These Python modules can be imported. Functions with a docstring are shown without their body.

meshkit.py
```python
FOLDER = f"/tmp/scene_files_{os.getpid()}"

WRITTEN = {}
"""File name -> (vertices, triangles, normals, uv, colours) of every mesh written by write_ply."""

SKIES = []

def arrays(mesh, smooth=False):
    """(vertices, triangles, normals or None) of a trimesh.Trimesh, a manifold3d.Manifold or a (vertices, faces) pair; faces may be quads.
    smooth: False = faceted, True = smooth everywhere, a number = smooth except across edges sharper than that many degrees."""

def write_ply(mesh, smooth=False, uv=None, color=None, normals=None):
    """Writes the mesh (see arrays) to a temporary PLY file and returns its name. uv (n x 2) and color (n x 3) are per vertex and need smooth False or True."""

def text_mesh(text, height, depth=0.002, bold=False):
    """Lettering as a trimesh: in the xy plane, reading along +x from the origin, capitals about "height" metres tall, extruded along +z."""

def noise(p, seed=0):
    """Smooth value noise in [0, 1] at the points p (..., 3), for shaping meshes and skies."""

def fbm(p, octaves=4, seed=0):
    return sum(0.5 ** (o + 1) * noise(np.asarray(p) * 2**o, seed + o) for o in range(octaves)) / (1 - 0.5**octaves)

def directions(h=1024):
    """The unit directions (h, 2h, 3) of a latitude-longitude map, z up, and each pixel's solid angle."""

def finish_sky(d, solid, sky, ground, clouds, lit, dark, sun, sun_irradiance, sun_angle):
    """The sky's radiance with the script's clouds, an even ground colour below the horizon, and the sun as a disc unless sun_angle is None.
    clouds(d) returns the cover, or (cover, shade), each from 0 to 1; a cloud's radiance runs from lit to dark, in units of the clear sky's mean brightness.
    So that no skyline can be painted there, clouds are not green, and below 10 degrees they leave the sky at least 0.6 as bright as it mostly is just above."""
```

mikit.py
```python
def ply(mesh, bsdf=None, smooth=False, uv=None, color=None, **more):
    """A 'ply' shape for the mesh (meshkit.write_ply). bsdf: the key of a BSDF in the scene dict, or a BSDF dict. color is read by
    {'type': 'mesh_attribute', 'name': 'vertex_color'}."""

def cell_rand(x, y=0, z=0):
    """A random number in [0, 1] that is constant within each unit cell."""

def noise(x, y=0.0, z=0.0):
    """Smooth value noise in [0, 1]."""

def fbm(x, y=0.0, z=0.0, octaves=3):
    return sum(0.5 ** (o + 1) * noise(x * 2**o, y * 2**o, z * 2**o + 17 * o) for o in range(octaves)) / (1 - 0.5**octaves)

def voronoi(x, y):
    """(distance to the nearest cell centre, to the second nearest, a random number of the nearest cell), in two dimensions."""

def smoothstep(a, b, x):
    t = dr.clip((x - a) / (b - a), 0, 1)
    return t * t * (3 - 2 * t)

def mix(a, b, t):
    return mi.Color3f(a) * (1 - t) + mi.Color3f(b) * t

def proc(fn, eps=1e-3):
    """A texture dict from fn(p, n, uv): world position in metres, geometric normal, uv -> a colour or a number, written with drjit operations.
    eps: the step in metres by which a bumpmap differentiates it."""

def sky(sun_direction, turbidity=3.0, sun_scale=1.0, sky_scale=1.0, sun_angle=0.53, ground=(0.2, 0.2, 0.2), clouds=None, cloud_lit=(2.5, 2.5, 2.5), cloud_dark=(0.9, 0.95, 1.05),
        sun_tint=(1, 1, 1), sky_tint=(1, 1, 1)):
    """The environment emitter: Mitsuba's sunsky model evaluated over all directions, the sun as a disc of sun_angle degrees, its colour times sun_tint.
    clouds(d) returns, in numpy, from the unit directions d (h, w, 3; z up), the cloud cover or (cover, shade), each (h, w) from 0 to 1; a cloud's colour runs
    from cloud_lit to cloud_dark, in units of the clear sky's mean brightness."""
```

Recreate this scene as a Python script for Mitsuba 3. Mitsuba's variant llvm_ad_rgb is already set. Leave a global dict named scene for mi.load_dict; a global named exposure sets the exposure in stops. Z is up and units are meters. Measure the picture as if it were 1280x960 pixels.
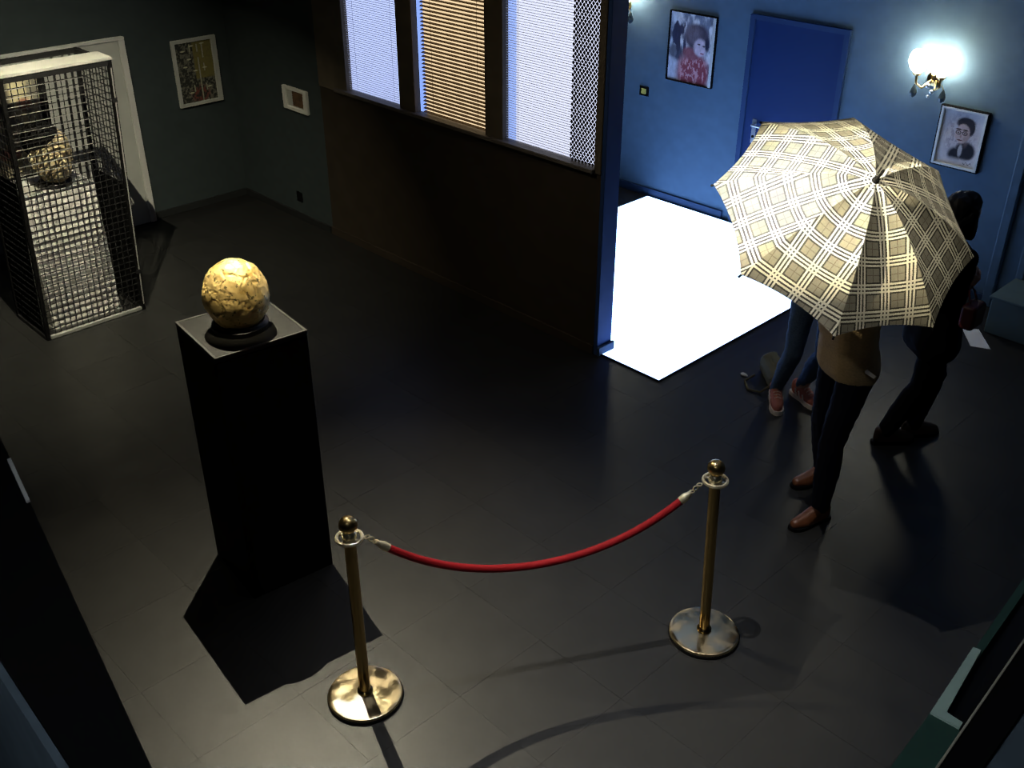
import math, random
import numpy as np, trimesh, mitsuba as mi, drjit as dr
import manifold3d as m3
from shapely.geometry import Polygon
import meshkit, mikit
from mikit import proc, noise, fbm, smoothstep, mix, cell_rand

random.seed(7); rng = np.random.default_rng(7)
T = mi.ScalarTransform4f
scene, labels = {}, {}

# ------------------------------------------------------------------ camera, exposure
exposure = 0.0
FWD = np.array([0.6205, -0.6000, -0.5050]); UP = np.array([0.363, -0.351, 0.863])
scene['camera'] = {'type': 'perspective', 'fov': 2 * math.degrees(math.atan(640 / 1300)), 'fov_axis': 'x', 'near_clip': 0.05, 'far_clip': 100,
                   'to_world': T().look_at(origin=[0, 0, 3.5], target=[FWD[0], FWD[1], 3.5 + FWD[2]], up=UP.tolist())}
# lights: two ceiling spots over the hall, one over the cage, one lamp over the passage behind the camera
SPOT_A, SPOT_A_AIM = (4.61, -2.45, 3.63), (3.1, -1.75, 0.0)
SPOT_B, SPOT_B_AIM = (2.50, -2.40, 4.20), (1.5, -2.75, 0.0)
SPOT_E, SPOT_E_AIM = (3.35, -1.25, 3.55), (2.08, -3.56, 2.11)
SPOT_H, SPOT_H_AIM = (3.15, -1.78, 4.40), (3.83, -2.01, 1.54)
SPOT_G, SPOT_G_AIM = (1.45, -4.75, 4.40), (1.80, -3.92, 2.05)
SPOT_F, SPOT_F_AIM = (5.40, -2.90, 4.40), (5.3, -4.86, 1.5)
SPOT_C, SPOT_C_AIM = (5.75, -2.20, 3.65), (7.2, -2.50, 0.9)
SPOT_D, SPOT_D_AIM = (0.75, 0.45, 4.40), (0.55, -0.65, 2.4)


def spot(name, pos, aim, color, cutoff, beam):
    scene[name] = {'type': 'spot', 'to_world': T().look_at(origin=list(pos), target=list(aim), up=[0.1, 1, 0.05]), 'cutoff_angle': cutoff, 'beam_width': beam,
                   'intensity': {'type': 'rgb', 'value': list(color)}}


spot('light_a', SPOT_A, SPOT_A_AIM, (46, 41.5, 30.5), 33, 7)
spot('light_b', SPOT_B, SPOT_B_AIM, (24, 23.5, 22.5), 33, 12)
spot('light_e', SPOT_E, SPOT_E_AIM, (520, 465, 325), 8.4, 1.0)
spot('light_h', SPOT_H, SPOT_H_AIM, (38, 33, 22), 3.6, 0.6)
spot('light_g', SPOT_G, SPOT_G_AIM, (11, 10.2, 8.2), 13, 5)
spot('light_a_spill', SPOT_A, (2.4, -3.6, 0.0), (3.2, 2.9, 2.3), 58, 38)
spot('light_f', SPOT_F, SPOT_F_AIM, (1.5, 1.25, 0.8), 34, 10)
spot('light_c', SPOT_C, SPOT_C_AIM, (48, 44.5, 33), 42, 6)
spot('light_d', SPOT_D, SPOT_D_AIM, (3.0, 3.3, 3.5), 40, 22)
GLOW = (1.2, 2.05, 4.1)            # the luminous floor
SCONCE = (33, 31, 24)

# ------------------------------------------------------------------ materials


def rgb(*c): return {'type': 'rgb', 'value': list(c)}


def mat(name, color, rough=0.6, spec=0.3, two=True, **kw):
    d = {'type': 'principled', 'base_color': color if isinstance(color, dict) else rgb(*color), 'roughness': rough, 'specular': spec, **kw}
    scene['mat_' + name] = {'type': 'twosided', 'bsdf': d} if two else d
    return 'mat_' + name


def plaster(base, amp=0.25, s=9.0):
    b = np.array(base)

    def fn(p, n, uv):
        k = fbm(p.x * s, p.y * s, p.z * s)
        return mi.Color3f(*[float(c) for c in b]) * (1 - amp / 2 + amp * k)
    return proc(fn)


M = {}
M['floor'] = mat('floor', plaster((0.017, 0.017, 0.016), 0.35, 5.0), 0.44, 0.5)
M['tile_a'] = mat('tile_a', plaster((0.0170, 0.0170, 0.016), 0.3, 7.0), 0.44, 0.5)
M['tile_b'] = mat('tile_b', plaster((0.0163, 0.0163, 0.0156), 0.3, 7.0), 0.44, 0.5)
M['grout'] = mat('grout', (0.013, 0.013, 0.013), 0.44, 0.4)
M['wall_blue'] = mat('wall_blue', plaster((0.098, 0.160, 0.222), 0.22, 14.0), 0.7, 0.2)
M['wall_dark'] = mat('wall_dark', plaster((0.044, 0.058, 0.060), 0.22, 14.0), 0.8, 0.15)
M['brown'] = mat('brown', plaster((0.042, 0.032, 0.022), 0.3, 8.0), 0.7, 0.2)
M['frame_wood'] = mat('frame_wood', plaster((0.11, 0.088, 0.06), 0.3, 12.0), 0.6, 0.25)
M['sill'] = mat('sill', (0.10, 0.085, 0.07), 0.55, 0.3)
M['ceiling'] = mat('ceiling', (0.10, 0.10, 0.10), 0.9, 0.1)
M['ceiling_light'] = mat('ceiling_light', (0.80, 0.80, 0.80), 0.9, 0.1)
M['black'] = mat('black', (0.004, 0.004, 0.004), 0.7, 0.1)
M['black_gloss'] = mat('black_gloss', (0.006, 0.006, 0.006), 0.35, 0.3)
M['baseboard'] = mat('baseboard', (0.03, 0.06, 0.12), 0.6, 0.25)
M['baseboard_dark'] = mat('baseboard_dark', (0.02, 0.022, 0.022), 0.6, 0.25)
M['door'] = mat('door', (0.008, 0.030, 0.115), 0.5, 0.3)
M['door_frame'] = mat('door_frame', (0.02, 0.05, 0.13), 0.55, 0.3)
M['steel'] = mat('steel', (0.7, 0.7, 0.72), 0.25, 0.5, metallic=1.0)
M['white_paint'] = mat('white_paint', (0.62, 0.62, 0.58), 0.6, 0.3)
M['panel_white'] = mat('panel_white', plaster((0.47, 0.48, 0.44), 0.15, 6.0), 0.6, 0.3)
M['brass'] = mat('brass', (0.62, 0.43, 0.17), 0.10, 0.5, metallic=1.0)


def brushed(p, n, uv):
    k = fbm(p.x * 22, p.y * 22, p.z * 22)
    return 0.16 + 0.22 * smoothstep(0.35, 0.65, k)


M['end_blue'] = mat('end_blue', (0.022, 0.055, 0.17), 0.6, 0.2)
M['brass_ball'] = mat('brass_ball', (0.62, 0.44, 0.18), 0.25, 0.5, metallic=1.0)
M['brass_bright'] = mat('brass_bright', (0.92, 0.82, 0.55), 0.28, 0.5, metallic=0.8)
M['brass_worn'] = mat('brass_worn', (0.80, 0.64, 0.38), 0.3, 0.5, metallic=1.0)
scene['mat_brass_worn']['bsdf']['roughness'] = proc(brushed)
M['velvet'] = mat('velvet', (0.26, 0.006, 0.010), 0.75, 0.2, sheen=0.25, sheen_tint=0.9)


def goldleaf(p, n, uv):
    k = fbm(p.x * 26, p.y * 26, p.z * 26)
    j = fbm(p.x * 70 + 3, p.y * 70, p.z * 55)
    c = mix((0.90, 0.66, 0.25), (0.64, 0.42, 0.11), smoothstep(0.45, 0.75, k))
    return mix(c, (0.10, 0.07, 0.02), smoothstep(0.62, 0.72, j) * 0.8)


M['gold'] = mat('gold', proc(goldleaf), 0.45, 0.5, metallic=0.3)


def clay(p, n, uv):
    k = fbm(p.x * 14, p.y * 14, p.z * 14)
    return mix((0.80, 0.68, 0.42), (0.30, 0.23, 0.13), smoothstep(0.42, 0.68, k))


M['clay'] = mat('clay', proc(clay), 0.6, 0.3)
M['plinth_white'] = mat('plinth_white', plaster((0.80, 0.79, 0.72), 0.12, 9.0), 0.7, 0.2)
M['wire'] = mat('wire', (0.012, 0.012, 0.012), 0.5, 0.3)
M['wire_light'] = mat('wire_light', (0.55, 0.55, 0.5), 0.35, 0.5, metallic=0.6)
M['cage_top'] = mat('cage_top', (0.55, 0.53, 0.47), 0.3, 0.5)
M['slat_white'] = mat('slat_white', (0.75, 0.76, 0.80), 0.5, 0.3)
M['slat_dark'] = mat('slat_dark', (0.16, 0.11, 0.06), 0.6, 0.3)
M['pattern_dark'] = mat('pattern_dark', (0.03, 0.03, 0.035), 0.8, 0.1)
M['skin'] = mat('skin', (0.52, 0.31, 0.23), 0.5, 0.35)
M['eye'] = mat('eye', (0.05, 0.04, 0.035), 0.2, 0.5)
M['lip'] = mat('lip', (0.40, 0.15, 0.13), 0.5, 0.3)
M['hair_black'] = mat('hair_black', (0.006, 0.005, 0.005), 0.5, 0.3)
M['hair_brown'] = mat('hair_brown', (0.05, 0.03, 0.018), 0.5, 0.3)


def denim(p, n, uv):
    k = noise(p.x * 160, p.y * 160, p.z * 160)
    return mix((0.045, 0.075, 0.13), (0.09, 0.13, 0.20), k)


M['denim'] = mat('denim', proc(denim), 0.85, 0.15)
M['navy'] = mat('navy', (0.008, 0.009, 0.018), 0.8, 0.15)
M['black_cloth'] = mat('black_cloth', (0.006, 0.006, 0.008), 0.85, 0.1)


def tancloth(p, n, uv):
    k = noise(p.x * 120, p.y * 120, p.z * 120)
    return mix((0.46, 0.32, 0.165), (0.58, 0.41, 0.215), k)


M['tan_cloth'] = mat('tan_cloth', proc(tancloth), 0.85, 0.15)
M['grey_knit'] = mat('grey_knit', (0.12, 0.12, 0.14), 0.9, 0.1)
M['sneaker'] = mat('sneaker', (0.50, 0.17, 0.13), 0.7, 0.2)
M['rubber_white'] = mat('rubber_white', (0.86, 0.76, 0.68), 0.6, 0.3)
M['leather_brown'] = mat('leather_brown', (0.13, 0.045, 0.018), 0.3, 0.5, clearcoat=0.5)
M['leather_dark'] = mat('leather_dark', (0.05, 0.028, 0.018), 0.4, 0.4)
M['red_leather'] = mat('red_leather', (0.055, 0.008, 0.009), 0.45, 0.4)
M['canvas_olive'] = mat('canvas_olive', (0.13, 0.115, 0.065), 0.8, 0.2)
M['paper'] = mat('paper', (0.90, 0.90, 0.90), 0.8, 0.1)
M['teal_box'] = mat('teal_box', plaster((0.10, 0.155, 0.175), 0.2, 12.0), 0.7, 0.2)
M['green_ledge'] = mat('green_ledge', (0.035, 0.085, 0.065), 0.5, 0.3)
M['mint'] = mat('mint', (0.50, 0.66, 0.58), 0.5, 0.3)
M['cream_edge'] = mat('cream_edge', (0.42, 0.38, 0.30), 0.5, 0.3)
M['blue_grey'] = mat('blue_grey', plaster((0.09, 0.12, 0.15), 0.3, 20.0), 0.8, 0.1)
M['crystal'] = mat('crystal', (0.03, 0.045, 0.055), 0.2, 0.5)
M['switch_yellow'] = mat('switch_yellow', (0.65, 0.55, 0.12), 0.4, 0.4)
M['frame_white'] = mat('frame_white', (0.72, 0.72, 0.66), 0.5, 0.3)
M['frame_grey'] = mat('frame_grey', (0.46, 0.47, 0.43), 0.5, 0.3)


def plaid(p, n, uv):
    P = 0.106
    u, v = uv.x / P, uv.y / P

    def lines(t):
        f = t - dr.floor(t)
        w = mi.Float(0); k = mi.Float(0)
        for c in (0.36, 0.50, 0.64):
            w = dr.maximum(w, 1 - smoothstep(0.030, 0.045, dr.abs(f - c)))
        for c in (0.29, 0.43, 0.57, 0.71):
            k = dr.maximum(k, 1 - smoothstep(0.018, 0.034, dr.abs(f - c)))
        thin = dr.minimum(f, 1 - f)
        return w, k, 1 - smoothstep(0.010, 0.022, thin), 1 - smoothstep(0.24, 0.27, dr.abs(f - 0.5))
    wu, ku, tu, bu = lines(u)
    wv, kv, tv, bv = lines(v)
    weave = noise(uv.x * 300, uv.y * 300)
    c = mix((0.235, 0.215, 0.155), (0.27, 0.25, 0.18), weave)
    c = mix(c, (0.17, 0.155, 0.115), 0.35 * dr.maximum(bu, bv))
    c = mix(c, (0.10, 0.07, 0.05), 0.55 * dr.maximum(tu, tv))
    c = mix(c, (0.03, 0.028, 0.022), 0.85 * dr.maximum(ku, kv))
    return mix(c, (0.74, 0.69, 0.52), dr.maximum(wu, wv) * 0.95)


M['plaid'] = mat('plaid', proc(plaid), 0.8, 0.15)


def ell(uv, cx, cy, rx, ry, soft=0.15):
    d = dr.sqrt(dr.square((uv.x - cx) / rx) + dr.square((uv.y - cy) / ry))
    return 1 - smoothstep(1 - soft, 1 + soft, d)


def paint_red(p, n, uv):                                    # a loosely painted portrait: dark bobbed hair, red jacket, pale brushy ground
    b = fbm(uv.x * 9, uv.y * 5, 2.0, 4)
    s = fbm(uv.x * 30, uv.y * 18, 5.0)
    c = mix((0.22, 0.24, 0.31), (0.80, 0.78, 0.80), smoothstep(0.35, 0.62, b))
    c = mix(c, (0.05, 0.05, 0.09), smoothstep(0.52, 0.6, fbm(uv.x * 7 + 3, uv.y * 3, 9.0)) * ell(uv, 0.25, 0.72, 0.28, 0.5, 0.4))
    c = mix(c, (0.05, 0.05, 0.08), ell(uv, 0.16, 0.42, 0.20, 0.12, 0.4) * 0.85)
    c = mix(c, (0.66, 0.64, 0.70), ell(uv, 0.02, 0.14, 0.30, 0.17, 0.3))
    c = mix(c, (0.34, 0.07, 0.09), ell(uv, 0.57, 0.14, 0.36, 0.33, 0.25))
    c = mix(c, (0.60, 0.30, 0.32), ell(uv, 0.57, 0.14, 0.33, 0.30, 0.3) * smoothstep(0.45, 0.62, s))
    c = mix(c, (0.30, 0.10, 0.12), ell(uv, 0.52, 0.44, 0.20, 0.10, 0.3))
    c = mix(c, (0.09, 0.07, 0.10), ell(uv, 0.60, 0.68, 0.27, 0.19, 0.2))
    c = mix(c, (0.20, 0.16, 0.19), ell(uv, 0.52, 0.72, 0.17, 0.13, 0.5) * 0.7)
    c = mix(c, (0.66, 0.52, 0.58), ell(uv, 0.69, 0.54, 0.14, 0.125, 0.25))
    c = mix(c, (0.12, 0.08, 0.11), ell(uv, 0.66, 0.585, 0.035, 0.012, 0.5) + ell(uv, 0.77, 0.57, 0.03, 0.012, 0.5))
    c = mix(c, (0.35, 0.14, 0.18), ell(uv, 0.74, 0.46, 0.04, 0.012, 0.5))
    c = mix(c, (0.03, 0.03, 0.06), ell(uv, 0.84, 0.60, 0.05, 0.10, 0.4))
    return c * (0.75 + 0.5 * s)


def paint_man(p, n, uv):                                    # a sketched portrait: dark hair, glasses, dark suit, pale paper
    s = fbm(uv.x * 26, uv.y * 20, 5.0)
    c = mix((0.62, 0.57, 0.56), (0.74, 0.70, 0.68), fbm(uv.x * 5, uv.y * 5))
    c = mix(c, (0.30, 0.25, 0.27), ell(uv, 0.50, 0.55, 0.36, 0.40, 0.5) * (0.25 + 0.6 * smoothstep(0.4, 0.65, s)))
    suit = dr.maximum(ell(uv, 0.66, 0.30, 0.22, 0.16, 0.2), ell(uv, 0.45, 0.20, 0.15, 0.14, 0.3))
    c = mix(c, (0.02, 0.02, 0.025), suit * smoothstep(0.10, 0.2, uv.y))
    c = mix(c, (0.62, 0.60, 0.60), ell(uv, 0.55, 0.30, 0.045, 0.10, 0.4) * 0.8)
    c = mix(c, (0.03, 0.025, 0.03), dr.maximum(ell(uv, 0.57, 0.77, 0.20, 0.10, 0.2), ell(uv, 0.68, 0.70, 0.10, 0.13, 0.2)))
    c = mix(c, (0.55, 0.42, 0.38), ell(uv, 0.53, 0.59, 0.155, 0.165, 0.12))
    c = mix(c, (0.30, 0.20, 0.18), ell(uv, 0.63, 0.54, 0.06, 0.14, 0.6) * 0.6)
    for cx in (0.44, 0.58):
        c = mix(c, (0.04, 0.03, 0.03), ell(uv, cx, 0.60, 0.060, 0.036, 0.2) - ell(uv, cx, 0.60, 0.042, 0.022, 0.3))
        c = mix(c, (0.03, 0.02, 0.02), ell(uv, cx, 0.655, 0.06, 0.012, 0.4))
        c = mix(c, (0.05, 0.03, 0.03), ell(uv, cx, 0.60, 0.016, 0.012, 0.4))
    c = mix(c, (0.20, 0.10, 0.09), ell(uv, 0.50, 0.475, 0.06, 0.012, 0.4) + 0.5 * ell(uv, 0.505, 0.54, 0.02, 0.03, 0.5))
    w = dr.abs(uv.y - 0.10 - 0.018 * dr.sin(uv.x * 70))
    c = mix(c, (0.08, 0.07, 0.08), (1 - smoothstep(0.004, 0.010, w)) * smoothstep(0.66, 0.68, uv.x) * (1 - smoothstep(0.84, 0.86, uv.x)))
    return c * (0.85 + 0.3 * s)


def paint_grid(p, n, uv):                                   # abstract: dark field with pale ladders and a mustard block
    s = fbm(uv.x * 22, uv.y * 30, 1.0)
    c = mix((0.035, 0.037, 0.032), (0.15, 0.15, 0.12), smoothstep(0.42, 0.68, s))
    must = smoothstep(0.46, 0.50, uv.x) * smoothstep(0.36, 0.40, uv.y)
    c = mix(c, (0.19, 0.165, 0.055), must * (0.75 + 0.4 * s))
    c = mix(c, (0.16, 0.05, 0.04), ell(uv, 0.55, 0.12, 0.25, 0.14, 0.3) * smoothstep(0.4, 0.6, s))
    for a in (0.14, 0.40, 0.60, 0.74):
        c = mix(c, (0.32, 0.32, 0.24), (1 - smoothstep(0.010, 0.025, dr.abs(uv.x - a))) * smoothstep(0.40, 0.55, noise(a * 50, uv.y * 9)))
    for i, (u0, v0) in enumerate(((0.22, 0.60), (0.45, 0.93), (0.75, 0.95), (0.48, 0.52), (0.75, 0.55), (0.30, 0.16), (0.82, 0.22), (0.2, 0.86), (0.35, 0.72))):
        c = mix(c, (0.50, 0.50, 0.36), ell(uv, u0, v0, 0.06, 0.012, 0.4))
    return c


def paint_small(p, n, uv):
    return mix((0.16, 0.09, 0.045), (0.07, 0.045, 0.028), fbm(uv.x * 8, uv.y * 8))


def paint_cage(p, n, uv):
    s = fbm(uv.x * 12, uv.y * 16, 4.0)
    c = mix((0.16, 0.15, 0.12), (0.42, 0.38, 0.25), smoothstep(0.4, 0.65, s))
    c = mix(c, (0.04, 0.035, 0.03), ell(uv, 0.40, 0.72, 0.26, 0.14, 0.4))
    c = mix(c, (0.50, 0.45, 0.28), ell(uv, 0.62, 0.78, 0.16, 0.20, 0.4))
    c = mix(c, (0.26, 0.11, 0.08), ell(uv, 0.70, 0.66, 0.12, 0.06, 0.4))
    c = mix(c, (0.26, 0.12, 0.11), ell(uv, 0.30, 0.22, 0.2, 0.05, 0.4))
    return c


for k, f in (('art_red', paint_red), ('art_man', paint_man), ('art_grid', paint_grid), ('art_small', paint_small), ('art_cage', paint_cage)):
    M[k] = mat(k, proc(f), 0.7, 0.2)

# ------------------------------------------------------------------ helpers


def box(x0, x1, y0, y1, z0, z1, bevel=0.0):
    x0, x1 = min(x0, x1), max(x0, x1); y0, y1 = min(y0, y1), max(y0, y1); z0, z1 = min(z0, z1), max(z0, z1)
    if bevel > 0:
        b = bevel
        pts = []
        for sx, X, in ((1, x0), (-1, x1)):
            for sy, Y in ((1, y0), (-1, y1)):
                for sz, Z in ((1, z0), (-1, z1)):
                    pts += [(X + sx * b, Y + sy * b, Z), (X + sx * b, Y, Z + sz * b), (X, Y + sy * b, Z + sz * b)]
        return trimesh.convex.convex_hull(np.array(pts))
    m = trimesh.creation.box((x1 - x0, y1 - y0, z1 - z0))
    m.apply_translation(((x0 + x1) / 2, (y0 + y1) / 2, (z0 + z1) / 2))
    return m


def cat(*ms): return trimesh.util.concatenate([m for m in ms])


def tm(man):
    m = man.to_mesh()
    return trimesh.Trimesh(m.vert_properties[:, :3], m.tri_verts, process=False)


def prism(poly, z0, z1):
    m = trimesh.creation.extrude_polygon(Polygon(poly), z1 - z0, engine='earcut')
    m.apply_translation((0, 0, z0))
    return m


def lathe(profile, sections=40, at=(0, 0, 0)):
    m = trimesh.creation.revolve(np.array(profile, float), sections=sections)
    m.apply_translation(at)
    return m


def tube(pts, r, sides=10, closed_ends=True):
    pts = np.asarray(pts, float); n = len(pts)
    rr = np.broadcast_to(np.asarray(r, float), (n,))
    t = np.gradient(pts, axis=0); t /= np.linalg.norm(t, axis=1, keepdims=True)
    up = np.array([0, 0, 1.0]) if abs(t[:, 2]).max() < 0.95 else np.array([0.3, 1.0, 0.05])
    a = np.cross(t, up); a /= np.linalg.norm(a, axis=1, keepdims=True); b = np.cross(t, a)
    ang = np.arange(sides) * 2 * np.pi / sides
    v = pts[:, None] + rr[:, None, None] * (np.cos(ang)[None, :, None] * a[:, None] + np.sin(ang)[None, :, None] * b[:, None])
    f = []
    for i in range(n - 1):
        for j in range(sides):
            k = (j + 1) % sides
            f += [(i * sides + j, (i + 1) * sides + j, (i + 1) * sides + k), (i * sides + j, (i + 1) * sides + k, i * sides + k)]
    v = v.reshape(-1, 3)
    v = np.vstack([v, pts[0], pts[-1]])
    for j in range(sides):
        k = (j + 1) % sides
        f += [(n * sides, j, k), (n * sides + 1, (n - 1) * sides + k, (n - 1) * sides + j)]
    m = trimesh.Trimesh(v, np.array(f), process=False)
    if m.volume < 0: m.invert()
    return m


def torus(R, r, at=(0, 0, 0), axis=(0, 0, 1), n=32, s=8):
    m = trimesh.creation.torus(R, r, major_sections=n, minor_sections=s)
    m.apply_transform(trimesh.geometry.align_vectors((0, 0, 1), axis)); m.apply_translation(at)
    return m


def ball(r, at, sub=3, scale=(1, 1, 1)):
    m = trimesh.creation.icosphere(sub, r); m.apply_scale(scale); m.apply_translation(at)
    return m


def key_for(name):
    if name not in scene and name not in labels and not any(k.startswith(name + '__') for k in scene): return name
    i = 1
    while True:
        k = f'{name}_{i:03d}'
        if k not in scene and k not in labels and not any(q.startswith(k + '__') for q in scene): return k
        i += 1


def obj(name, mesh, m, parent=None, smooth=False, label=None, kind=None, uv=None, **more):
    k = key_for((parent + '__' if parent else '') + name)
    scene[k] = mikit.ply(mesh, m, smooth=smooth, uv=uv, **more)
    d = {}
    if label: d['label'] = label
    if kind: d['kind'] = kind
    if d: labels[k] = d
    return k


def again(name, src, m, parent, to_world=None):
    k = key_for((parent + '__' if parent else '') + name)
    d = {**scene[src], 'bsdf': {'type': 'ref', 'id': m}}
    if to_world is not None: d['to_world'] = to_world
    scene[k] = d
    return k


def thing(name, label, cat_, group=None):
    k = key_for(name)
    labels[k] = {'label': label, 'category': cat_}
    if group: labels[k]['group'] = group
    return k


def struct(name, mesh, m, label=None, smooth=False):
    return obj(name, mesh, m, None, smooth, label, 'structure')


def quad(p0, pu, pv):
    """rectangle from corner p0 along pu and pv, with uv, one mesh with its uv"""
    p0, pu, pv = map(lambda a: np.array(a, float), (p0, pu, pv))
    v = np.array([p0, p0 + pu, p0 + pu + pv, p0 + pv])
    return trimesh.Trimesh(v, [[0, 1, 2], [0, 2, 3]], process=False), np.array([[0, 0], [1, 0], [1, 1], [0, 1.0]])


# ------------------------------------------------------------------ the shell
YP, YB, XL, ZC = -4.86, -7.62, 8.72, 4.75      # partition plane, back wall, left wall, ceiling height
struct('floor', box(-1.5, 9.0, -8.0, 2.0, -0.12, -0.0022), M['grout'], 'dark tiled hall floor')
tile_src = {}
for m_ in ('tile_a', 'tile_b'):
    tile_src[m_] = mikit.ply(box(-0.2494, 0.2494, -0.2494, 0.2494, -0.0022, 0.0), M[m_], smooth=False)
for i in range(18):
    for j in range(15):
        cx, cy = 0.25 + 0.5 * i, -7.35 + 0.5 * j
        if cy < -4.86 and cx > 3.62: continue
        if cx < 0.6 or cy > -0.4 or cx > 8.6: continue
        k = key_for('floor__tile')
        scene[k] = {**tile_src[random.choice(['tile_a', 'tile_b'])], 'to_world': T().translate([cx, cy, rng.uniform(-0.0004, 0.0)])}
struct('wall_back', box(-1.5, XL, YB - 0.15, YB, -0.1, ZC), M['wall_blue'], 'blue grey painted wall with the door')
struct('wall_left', box(XL, XL + 0.15, -8.0, 2.0, -0.1, ZC), M['wall_dark'], 'dark blue grey wall with the framed abstract')
struct('wall_alcove', box(7.30, XL, YP - 0.13, YP, -0.1, ZC), M['wall_dark'], 'dark grey wall beside the windowed partition')
struct('ceiling', box(-1.5, 9.0, YP, 2.0, ZC, ZC + 0.1), M['ceiling'])
obj('lit_bay', box(-1.5, 9.0, -8.0, YP, ZC, ZC + 0.1), M['ceiling_light'], 'ceiling')
struct('baseboard_back', cat(box(5.12, 7.0, YB, YB + 0.022, 0, 0.075), box(2.67, 4.08, YB, YB + 0.022, 0, 0.075)), M['baseboard'])
struct('baseboard_left', box(XL - 0.02, XL, -4.86, 0.5, 0, 0.06), M['baseboard_dark'])
struct('baseboard_alcove', box(7.32, XL - 0.02, YP, YP + 0.02, 0, 0.06), M['baseboard_dark'])

# the partition with three windows
PX0, PX1 = 4.205, 7.30
PT = 0.13
ZS = 1.33
part = [box(PX0, PX1, YP - PT, YP, -0.1, ZS - 0.03), box(PX0, PX1, YP - PT, YP, 2.78, ZC)]
wins = [(6.235, 6.91), (5.285, 6.055), (4.262, 5.108)]
posts = [(6.91, 7.30), (6.055, 6.235), (5.108, 5.285), (PX0, 4.262)]
struct('wall_partition', cat(*part), M['brown'], 'dark brown partition wall under the three lit windows')
for a, b in posts:
    obj('post', box(a, b, YP - PT, YP + 0.012, ZS - 0.03, 2.78, 0.004), M['frame_wood'], 'wall_partition')
obj('end_cap', box(4.17, PX0, YP - PT - 0.012, YP + 0.006, 0.0, ZC, 0.004), M['end_blue'], 'wall_partition', label='blue painted end board of the partition')
obj('end_foot', box(4.145, 4.169, YP - PT - 0.02, YP + 0.012, 0.0, 0.07, 0.004), M['baseboard'], 'wall_partition')
obj('sill', box(4.25, 7.05, YP - PT, YP + 0.045, ZS - 0.028, ZS, 0.005), M['sill'], 'wall_partition', label='narrow grey brown window sill')
struct('baseboard_partition', box(PX0, 7.30, YP + 0.0, YP + 0.016, 0, 0.07, 0.003), M['brown'])


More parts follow.
